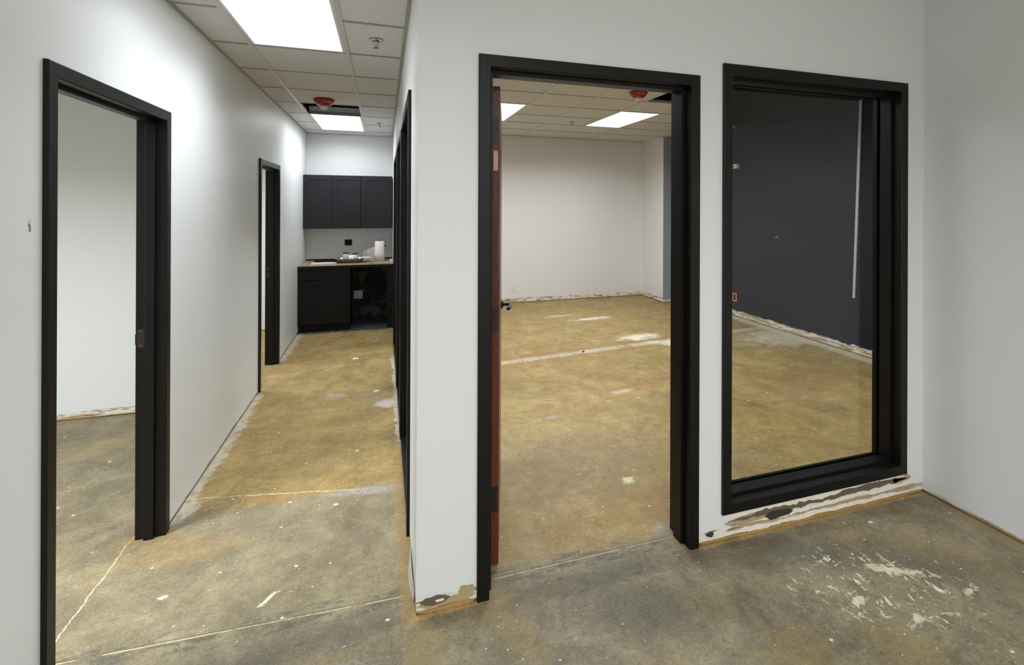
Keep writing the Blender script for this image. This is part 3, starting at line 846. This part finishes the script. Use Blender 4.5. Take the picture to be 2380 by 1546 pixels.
UY, UZ0, UZ1 = 7.27, 1.285, 2.005
ux = [XL + .004, -.66, -.292, XH - .012]
def wall_cab(xa, xb, doors, label):
    r = setp(empty('wall_cabinet', ((xa + xb) / 2, YE, UZ0)), label, 'cabinet')
    bm = bmesh.new(); bx(bm, xa, xb, UY + .020, YE - .001, UZ0, UZ1, bevel=.001)
    mk('cabinet_body', bm, M['cab'], r)
    for p, q in doors:
        bm = bmesh.new(); shaker(bm, p + .0025, q - .0025, UY, UZ0 + .004, UZ1 - .004)
        mk('cabinet_door', bm, M['cab'], r)
wall_cab(ux[0], ux[2] - .001, [(ux[0], ux[1]), (ux[1], ux[2] - .001)], 'charcoal shaker wall cabinet with two doors, against the left wall')
wall_cab(ux[2] + .001, ux[3], [(ux[2] + .003, ux[3])], 'charcoal shaker wall cabinet with one door, beside the right-hand wall')

BY, CZ = 6.86, .835
bl, br = XL + .004, -.432
r = setp(empty('base_cabinet', ((bl + br) / 2, BY + .3, 0)), 'black-brown base cabinet with one drawer front and one door under the counter', 'cabinet')
bm = bmesh.new(); bx(bm, bl, br + .03, BY + .020, YE - .002, .10, CZ - .022, bevel=.001)
mk('cabinet_body', bm, M['cab_low'], r)
box('toe_kick', (bl, br + .03, BY + .085, YE - .01, 0.001, .099), M['cab_low'], r)
bm = bmesh.new(); bx(bm, bl + .003, br - .003, BY, BY + .019, CZ - .178, CZ - .03, bevel=.0015)
mk('drawer_front', bm, M['cab_low'], r)
bm = bmesh.new(); shaker(bm, bl + .003, br - .003, BY, .105, CZ - .184); mk('cabinet_door', bm, M['cab_low'], r)
box('filler_strip', (br, br + .03, BY + .004, BY + .0195, .10, CZ - .024), M['cab_low'], r)
e_ = setp(mk('end_panel', bx(bmesh.new(), XH - .075, XH - .004, BY + .01, YE - .002, 0.001, CZ - .022, bevel=.001), M['cab_low']), 'narrow black end panel holding the right end of the counter', 'panel')
# black-painted wall in the open bay
def bay_mat():
    g = newmat('patchy_black_overspray')
    n = g.noise(5, 4, .6, dist=.6); f = g.noise(40, 3)
    x, y, z = g.xyz()
    col = g.mix(g.ss(.45, .62, n), lin(18, 16, 15), lin(92, 86, 80))
    d = g.m('SQRT', (x + .10) * (x + .10) * 20.0 + (z - .48) * (z - .48) * 12.0)
    col = g.mix(g.ss(1.0, .55, d + (n - .5) * .5), col, lin(10, 9, 9))
    return g.out(col, .7, f, .1, .002)
M['bay'] = bay_mat()
box('overspray_panel', (br + .032, XH - .077, YE - .004, YE - .0005, .002, CZ - .024), M['bay'], w_end)
# counter
ct = setp(empty('countertop', ((XL + XH) / 2, BY + .3, CZ - .02)), 'bare wooden countertop with a black front edge over the base cabinet and open bay', 'countertop')
box('counter_board', (XL + .003, XH - .004, BY - .012, YE - .002, CZ - .020, CZ), M['card'], ct)
box('front_edge', (XL + .003, XH - .004, BY - .020, BY - .0125, CZ - .034, CZ + .001), M['cab_low'], ct, .001)
box('back_lip', (XL + .003, XH - .004, YE - .014, YE - .002, CZ + .0005, CZ + .016), M['cab_low'], ct, .001)

# cardboard and tape on the counter
def sheet(name, x0, x1, y0, y1, z, th, mat, label, cat, rz=0.0, parent=None):
    cx, cy = (x0 + x1) / 2, (y0 + y1) / 2
    bm = bx(bmesh.new(), x0 - cx, x1 - cx, y0 - cy, y1 - cy, 0, th)
    bmesh.ops.transform(bm, matrix=Matrix.Translation((cx, cy, z)) @ Matrix.Rotation(rz, 4, 'Z'), verts=bm.verts)
    return setp(mk(name, bm, mat), label, cat)
cb = sheet('cardboard_sheet', -.56, .075, 6.90, 7.48, CZ + .001, .005, M['card'], 'brown cardboard sheet covering the right part of the counter, under the pan', 'cardboard', .01)
o = box('tape_strip', (-.16, -.105, 6.899, 7.40, CZ + .0062, CZ + .007), M['tape'], cb); o['label'] = 'grey tape strip'
sheet('cardboard_strip', XL + .01, XL + .11, 6.88, 7.50, CZ + .001, .004, M['card'], 'narrow brown cardboard strip at the left end of the counter', 'cardboard', 0)
sheet('white_board', -.88, -.575, 7.02, 7.16, CZ + .001, .014, M['white_pl'], 'flat white board lying on the left of the counter', 'board', .02)
sheet('black_trim', -.86, -.56, 7.28, 7.31, CZ + .001, .03, M['cab_low'], 'thin black trim piece lying behind the white board', 'trim', .02)
sheet('white_card', -.28, -.165, 7.10, 7.24, CZ + .0625, .003, M['paper'], 'white card lying across the right end of the metal pan', 'card', .25)
# roasting pan
px, py, pz = -.415, 7.14, CZ + .0065
t = setp(empty('metal_pan', (px, py, pz)), 'dented grey metal pan with jars in it, on the cardboard', 'pan')
def pan_ring(rx_, ry_, z, n=28):
    return [(px + rx_ * (abs(math.cos(a)) ** .45) * (1 if math.cos(a) > 0 else -1), py + ry_ * (abs(math.sin(a)) ** .45) * (1 if math.sin(a) > 0 else -1), z) for a in [2 * math.pi * i / n for i in range(n)]]
bm = bmesh.new()
rings = [pan_ring(.135, .085, pz), pan_ring(.178, .118, pz + .052), pan_ring(.196, .134, pz + .056), pan_ring(.196, .134, pz + .0585), pan_ring(.176, .116, pz + .0545), pan_ring(.133, .083, pz + .003)]
rv = [[bm.verts.new(p) for p in q] for q in rings]
for a_, b_ in zip(rv, rv[1:]):
    for i in range(28): bm.faces.new((a_[i], a_[(i + 1) % 28], b_[(i + 1) % 28], b_[i]))
bm.faces.new(rv[0]); bm.faces.new(rv[-1])
mk('pan_body', bm, M['foil'], t)
def jar(x, y, z, r_, h, label, lid=(44, 46, 62)):
    j = setp(empty('glass_jar', (x, y, z)), label, 'jar')
    bm = bmesh.new(); lathe(bm, [(r_ * .9, 0), (r_, .006), (r_, h * .78), (r_ * .82, h * .88)], 20, (x, y, z)); mk('jar_body', bm, simple('milky_jar', (190, 194, 196), .15, 0, .05), j, smooth=True)
    bm = bmesh.new(); lathe(bm, [(r_ * .9, h * .881), (r_ * .9, h)], 20, (x, y, z)); mk('lid', bm, simple('dark_jar_lid', lid, .4), j)
jar(-.475, 7.17, pz + .004, .040, .125, 'glass jar with a dark blue lid standing at the left in the pan')
jar(-.355, 7.183, pz + .004, .040, .110, 'glass jar with a dark lid behind the white mug in the pan', (40, 44, 40))
mg = setp(empty('mug', (-.397, 7.098, pz + .004)), 'white mug in the pan in front of the jars', 'mug')
bm = bmesh.new(); lathe(bm, [(.034, 0), (.040, .004), (.041, .092), (.037, .092), (.035, .008)], 24, (-.397, 7.098, pz + .004)); mk('mug_body', bm, M['white_pl'], mg, smooth=True)
bm = bmesh.new(); tube(bm, [(-.36, 7.07, pz + .08), (-.335, 7.06, pz + .078), (-.325, 7.055, pz + .05), (-.335, 7.06, pz + .03), (-.36, 7.07, pz + .025)], .005, 8); mk('mug_handle', bm, M['white_pl'], mg, smooth=True)
# paper towels
tx, ty, tz = -.048, 7.22, CZ + .0065
tr = setp(empty('paper_towel_roll', (tx, ty, tz)), 'white paper towel roll standing upright on the cardboard', 'paper towel')
bm = bmesh.new(); lathe(bm, [(.020, 0), (.066, 0), (.064, .10), (.060, .262), (.058, .266), (.020, .266)], 32, (tx, ty, tz)); mk('towel_roll', bm, M['towel'], tr, smooth=True)
bm = bmesh.new(); lathe(bm, [(.0195, .001), (.0195, .267)], 16, (tx, ty, tz)); mk('cardboard_core', bm, M['card'], tr)
bm = bmesh.new()
cols = 12; vs = []
for i in range(cols + 1):
    u = i / cols
    x = tx - .055 - .165 * u; y = ty + .03 + .13 * u + .01 * math.sin(u * 5)
    top = .19 - .075 * u ** 1.4
    vs.append([bm.verts.new((x, y, tz + .001)), bm.verts.new((x, y + .006 * math.sin(u * 9), tz + top * .5)), bm.verts.new((x + .004 * math.sin(u * 7), y, tz + top))])
for a_, b_ in zip(vs, vs[1:]):
    for k in range(2): bm.faces.new((a_[k], b_[k], b_[k + 1], a_[k + 1]))
bmesh.ops.solidify(bm, geom=bm.faces[:], thickness=.0012)
mk('loose_sheet', bm, M['towel'], tr)
setp(box('white_block', (.085, .118, 7.00, 7.05, CZ + .001, CZ + .045), M['white_pl'], None, .003), 'small white block at the right end of the counter', 'block')

# ------------------------------------------------------------------ electrical
def outlet(cx, cz, y, label, w=.116, h=.116, gangs=2):
    r = setp(empty('wall_outlet', (cx, y, cz)), label, 'outlet')
    bm = bx(bmesh.new(), cx - w / 2, cx + w / 2, y - .006, y, cz - h / 2, cz + h / 2, bevel=.002); mk('cover_plate', bm, M['white_pl'], r)
    for g_ in range(gangs):
        gx = cx + (g_ - (gangs - 1) / 2) * .046
        for s in (-1, 1):
            zc = cz + s * .020
            o = box('receptacle', (gx - .016, gx + .016, y - .0082, y - .0062, zc - .0135, zc + .0135), M['white_pl'], r, .0009)
            bm = bmesh.new()
            for dx_ in (-.006, .006): bx(bm, gx + dx_ - .0016, gx + dx_ + .0016, y - .0088, y - .0083, zc - .003, zc + .007)
            bx(bm, gx - .002, gx + .002, y - .0088, y - .0083, zc - .010, zc - .006)
            q = mk('socket_slots', bm, M['slot']); q.parent = o
    return r
outlet(-.208, 1.085, YE, 'white double outlet on the wall above the counter, behind the paper towels')
outlet(-.335, .33, YE - .004, 'white double outlet in the black open bay under the counter')
outlet(2.055, .252, RY, 'white double outlet low on the back wall of the room')
r = setp(empty('open_outlet_box', (-.468, YE, 1.075)), 'open black outlet box without a cover above the counter', 'outlet box')
bm = bmesh.new()
for q in ((-.515, -.421, 1.033, 1.038), (-.515, -.421, 1.112, 1.117), (-.515, -.510, 1.038, 1.112), (-.426, -.421, 1.038, 1.112)): bx(bm, q[0], q[1], YE - .010, YE - .0005, q[2], q[3])
mk('box_rim', bm, M['cab_low'], r); box('box_interior', (-.510, -.426, YE - .004, YE - .0006, 1.038, 1.112), M['hole'], r)
box('yoke_screw', (-.472, -.464, YE - .013, YE - .0101, 1.110, 1.116), M['steel'], r)
bm = bmesh.new(); lathe(bm, [(.012, 0), (.012, .002)], 14); bmesh.ops.transform(bm, matrix=Matrix.Translation((.030, YE - .0003, 1.02)) @ Matrix.Rotation(math.pi / 2, 4, 'X'), verts=bm.verts)
mk('drilled_hole', bm, M['hole'], w_end)
# orange box in the navy wall
cy_, cz_ = 6.09, .275
r = setp(empty('orange_outlet_box', (XN, cy_, cz_)), 'open orange electrical box low on the navy wall', 'outlet box')
bm = bmesh.new()
hw, hh = .045, .062
for q in ((cy_ - hw, cy_ + hw, cz_ - hh, cz_ - hh + .018), (cy_ - hw, cy_ + hw, cz_ + hh - .018, cz_ + hh), (cy_ - hw, cy_ - hw + .02, cz_ - hh + .018, cz_ + hh - .018), (cy_ + hw - .02, cy_ + hw, cz_ - hh + .018, cz_ + hh - .018)):
    bx(bm, XN - .008, XN - .0005, q[0], q[1], q[2], q[3])
mk('box_rim', bm, M['orange'], r); box('box_interior', (XN - .004, XN - .0006, cy_ - hw + .02, cy_ + hw - .02, cz_ - hh + .018, cz_ + hh - .018), M['hole'], r)
# white sensor at the left of the window view
cy_, cz_ = 6.06, 2.19
r = setp(empty('wall_sensor', (XN, cy_, cz_)), 'small white box high on the navy wall, cut by the window frame', 'sensor')
bm = bx(bmesh.new(), XN - .05, XN - .0005, cy_ - .06, cy_ + .06, cz_ - .03, cz_ + .03, bevel=.006, seg=2); mk('sensor_case', bm, M['white_pl'], r)
box('sensor_eye', (XN - .052, XN - .0505, cy_ - .02, cy_ + .02, cz_ - .008, cz_ + .008), M['slot'], r)
# raceway
r = setp(empty('wall_raceway', (XN, 4.11, .62)), 'thin white vertical raceway on the navy wall', 'raceway')
bm = bmesh.new()
zt, zb = RZ, .62
for (ya, yb, xx) in ((-.012, -.0045, .014), (-.0045, .0045, .006), (.0045, .012, .014)):
    vs = []
    for z, yo in ((zb, 4.135), (zt, 4.06)):
        vs += [bm.verts.new((XN - .0005, yo + ya, z)), bm.verts.new((XN - xx, yo + ya, z)), bm.verts.new((XN - xx, yo + yb, z)), bm.verts.new((XN - .0005, yo + yb, z))]
    for i in range(4): bm.faces.new((vs[i], vs[(i + 1) % 4], vs[4 + (i + 1) % 4], vs[4 + i]))
    bm.faces.new(vs[:4]); bm.faces.new(vs[4:])
mk('raceway_channel', bm, M['pipe'], r)
bm = bx(bmesh.new(), XN - .016, XN - .0005, 4.121, 4.149, .607, .6195, bevel=.002); mk('raceway_end_cap', bm, M['pipe'], r)
# chipped paint on the navy and left walls
def ragged(bm, f, axis, pts, th):
    a = [bm.verts.new((f, p, z) if axis == 'x' else (p, f, z)) for p, z in pts]
    b = [bm.verts.new((f + th, p, z) if axis == 'x' else (p, f + th, z)) for p, z in pts]
    n = len(pts)
    bm.faces.new(a); bm.faces.new(b)
    for i in range(n): bm.faces.new((a[i], a[(i + 1) % n], b[(i + 1) % n], b[i]))
bm = bmesh.new(); ragged(bm, XN - .0008, 'x', [(5.31, 1.20), (5.27, 1.212), (5.23, 1.20), (5.26, 1.204), (5.285, 1.195)], .0006)
mk('paint_chip', bm, M['dust'], w_navy)
bm = bmesh.new()
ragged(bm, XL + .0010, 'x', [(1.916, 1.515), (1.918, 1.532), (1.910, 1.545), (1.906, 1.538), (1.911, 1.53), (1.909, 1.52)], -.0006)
mk('paint_chip', bm, simple('chip_mark_grey', (120, 116, 112), .8), w_left)  # grey mark on the wall just below the white chip
bm = bmesh.new(); ragged(bm, XL + .0015, 'x', [(1.90, 1.548), (1.917, 1.560), (1.925, 1.553), (1.912, 1.551)], -.0006); mk('paint_chip', bm, M['white_pl'], w_left)

# ------------------------------------------------------------------ torn drywall along the front wall's foot
def strip(x0, x1, za, zb, amp, seed, wall, y, mat, th=.0016, name='torn_paper', slope=0.0):
    rnd = random.Random(seed)
    n = max(6, int((x1 - x0) / .012))
    top = []; bot = []; wa = wb = 0.0
    for i in range(n + 1):
        u = i / n; x = x0 + (x1 - x0) * u
        tp = min(1, 6 * u, 6 * (1 - u))
        zc = (za + zb) / 2 + slope * (u - .5)
        hh_ = (zb - za) / 2 * tp
        wa = .8 * wa + rnd.uniform(-amp, amp) * .8; wb = .8 * wb + rnd.uniform(-amp, amp) * .8
        if rnd.random() < .12: wa += rnd.uniform(-amp, amp) * 1.3
        zt_, zb_ = zc + hh_ + wa * tp, max(.0006, zc - hh_ + wb * tp)
        if zt_ - zb_ < .001: zt_ = zb_ + .001
        top.append((x, zt_)); bot.append((x, zb_))
    bm = bmesh.new(); ragged(bm, y, 'y', top + bot[::-1], -th)
    bmesh.ops.triangulate(bm, faces=[f for f in bm.faces if len(f.verts) > 4])
    return mk(name, bm, mat, wall)
P_cream = simple('torn_white_face', (232, 224, 208), .85, 0, .06, 30, .3, 60)
P_tan = simple('torn_brown_paper', (172, 150, 116), .9, 0, .14, 40, .4, 80)
P_brown = simple('wet_brown_paper', (104, 88, 66), .9, 0, .25, 40, .5, 80)
P_black = simple('black_cove_glue', (52, 48, 38), .8, 0, .3, 60, .5, 80)
yw = YF - .0003
strip(1.50, 2.86, .092, .122, .003, 1, w_front, yw, P_cream, .0012)
strip(1.58, 2.40, .074, .096, .006, 2, w_front, yw - .0012, P_brown, .0020, slope=.006)
strip(2.22, 2.78, .080, .104, .004, 3, w_front, yw - .0014, P_brown, .0022, slope=.008)
strip(1.56, 1.84, .060, .088, .006, 4, w_front, yw - .0013, P_tan, .0014)
strip(1.70, 2.84, .052, .070, .004, 5, w_front, yw - .0010, P_cream, .0030, slope=.01)
strip(1.62, 2.10, .040, .056, .005, 6, w_front, yw - .0010, P_tan, .0018)
strip(2.06, 2.84, .036, .052, .003, 7, w_front, yw - .0010, P_tan, .0018, slope=.006)
strip(1.46, 2.82, .014, .036, .004, 8, w_front, yw - .0012, P_cream, .0040, slope=.0)
strip(1.80, 1.97, .052, .082, .004, 9, w_front, yw - .0040, P_black, .0030, name='glue_patch')
strip(1.455, 1.50, .034, .050, .005, 10, w_front, yw - .0012, P_black, .0016, name='glue_patch')
strip(2.66, 2.80, .082, .112, .006, 13, w_front, yw - .0016, P_tan, .0020)
strip(.130, .36, .016, .046, .003, 11, w_front, yw - .0002, P_tan, .0020)
strip(.14, .26, .030, .058, .004, 21, w_front, yw - .0022, P_brown, .0012)
strip(.20, .235, .036, .046, .002, 12, w_front, yw - .0035, P_cream, .0016)
strip(.29, .36, .034, .070, .004, 15, w_front, yw - .0002, P_tan, .0016)
strip(.138, .355, .001, .016, .003, 16, w_front, yw - .0002, simple('orange_glue_line', (168, 132, 78), .8, 0, .2, 40), .006, name='glue_line')
strip(1.43, 2.88, .001, .010, .002, 17, w_front, yw - .0002, simple('orange_glue_line_long', (176, 134, 72), .8, 0, .2, 40), .006, name='glue_line')
# curled strip of baseboard at the hall corner
bm = bmesh.new()
vs = []
for i in range(9):
    u = i / 8
    y = YF + .07 + .30 * u
    off = .003 + .018 * math.sin(math.pi * u) * (1 - .4 * u)
    vs.append([bm.verts.new((XH - off - .002, y, .002)), bm.verts.new((XH - off * .3 - .001, y, .055 - .02 * abs(u - .5)))])
for a_, b_ in zip(vs, vs[1:]): bm.faces.new((a_[0], b_[0], b_[1], a_[1]))
bmesh.ops.solidify(bm, geom=bm.faces[:], thickness=.0025)
setp(mk('loose_base_strip', bm, M['paper'], None), 'curled white strip coming away at the foot of the hall corner', 'strip')

def chip(x, y, w, d, rz, mat, label):
    bm = bx(bmesh.new(), -w / 2, w / 2, -d / 2, d / 2, 0, .0012)
    bmesh.ops.transform(bm, matrix=Matrix.Translation((x, y, .0004)) @ Matrix.Rotation(rz, 4, 'Z'), verts=bm.verts)
    setp(mk('paper_scrap', bm, mat), label, 'scrap')
chip(-.27, 5.58, .055, .04, .1, M['paper'], 'small white paper scrap on the hall floor near the cabinets')
chip(-.05, 4.55, .045, .022, .4, M['paper'], 'small pale scrap on the hall floor near its right side')
bm = bx(bmesh.new(), -.016, .016, -.006, .006, 0, .010, bevel=.002)
bmesh.ops.transform(bm, matrix=Matrix.Translation((2.09, 5.08, .0004)) @ Matrix.Rotation(.7, 4, 'Z'), verts=bm.verts)
setp(mk('dark_fragment', bm, M['cab_low']), 'tiny black fragment lying on the dust line in the room', 'debris')

# crumbs of plaster on the floor, nobody could count them
bm = bmesh.new()
rnd = random.Random(3)
def crumb(x, y, s):
    h = s * rnd.uniform(.15, .4); n = rnd.choice((4, 5, 6)); a0 = rnd.uniform(0, 6)
    lo = []; hi = []
    for k in range(n):
        a = a0 + 2 * math.pi * k / n; q = s * rnd.uniform(.5, 1.0)
        lo.append(bm.verts.new((x + q * math.cos(a), y + q * math.sin(a) * .7, .0004))); hi.append(bm.verts.new((x + q * .7 * math.cos(a), y + q * .5 * math.sin(a), .0004 + h)))
    bm.faces.new(hi)
    for k in range(n): bm.faces.new((lo[k], lo[(k + 1) % n], hi[(k + 1) % n], hi[k]))
for k in range(150): crumb(rnd.uniform(-.9, .08), rnd.uniform(2.1, 6.6), rnd.choice((.002, .003, .004, .007)))
for k in range(150): crumb(rnd.uniform(.45, 4.6), rnd.uniform(2.25, 7.6), rnd.choice((.003, .004, .006, .010)))
for k in range(90): crumb(rnd.uniform(-.9, 2.8), rnd.uniform(.8, 1.95), rnd.choice((.0015, .002, .003, .005)))
for k in range(90): crumb(XL + abs(rnd.gauss(0, .04)) + .006, rnd.uniform(2.98, 6.7), rnd.choice((.003, .005, .008)))
for k in range(90): crumb(XN - abs(rnd.gauss(0, .05)) - .008, rnd.uniform(3.2, 7.2), rnd.choice((.004, .007, .012)))
for k in range(60): crumb(rnd.uniform(1.2, 4.3), RY - abs(rnd.gauss(0, .04)) - .008, rnd.choice((.004, .008)))
setp(mk('plaster_crumbs', bm, M['dust']), 'white plaster crumbs scattered over the bare floor', 'debris', kind='stuff')
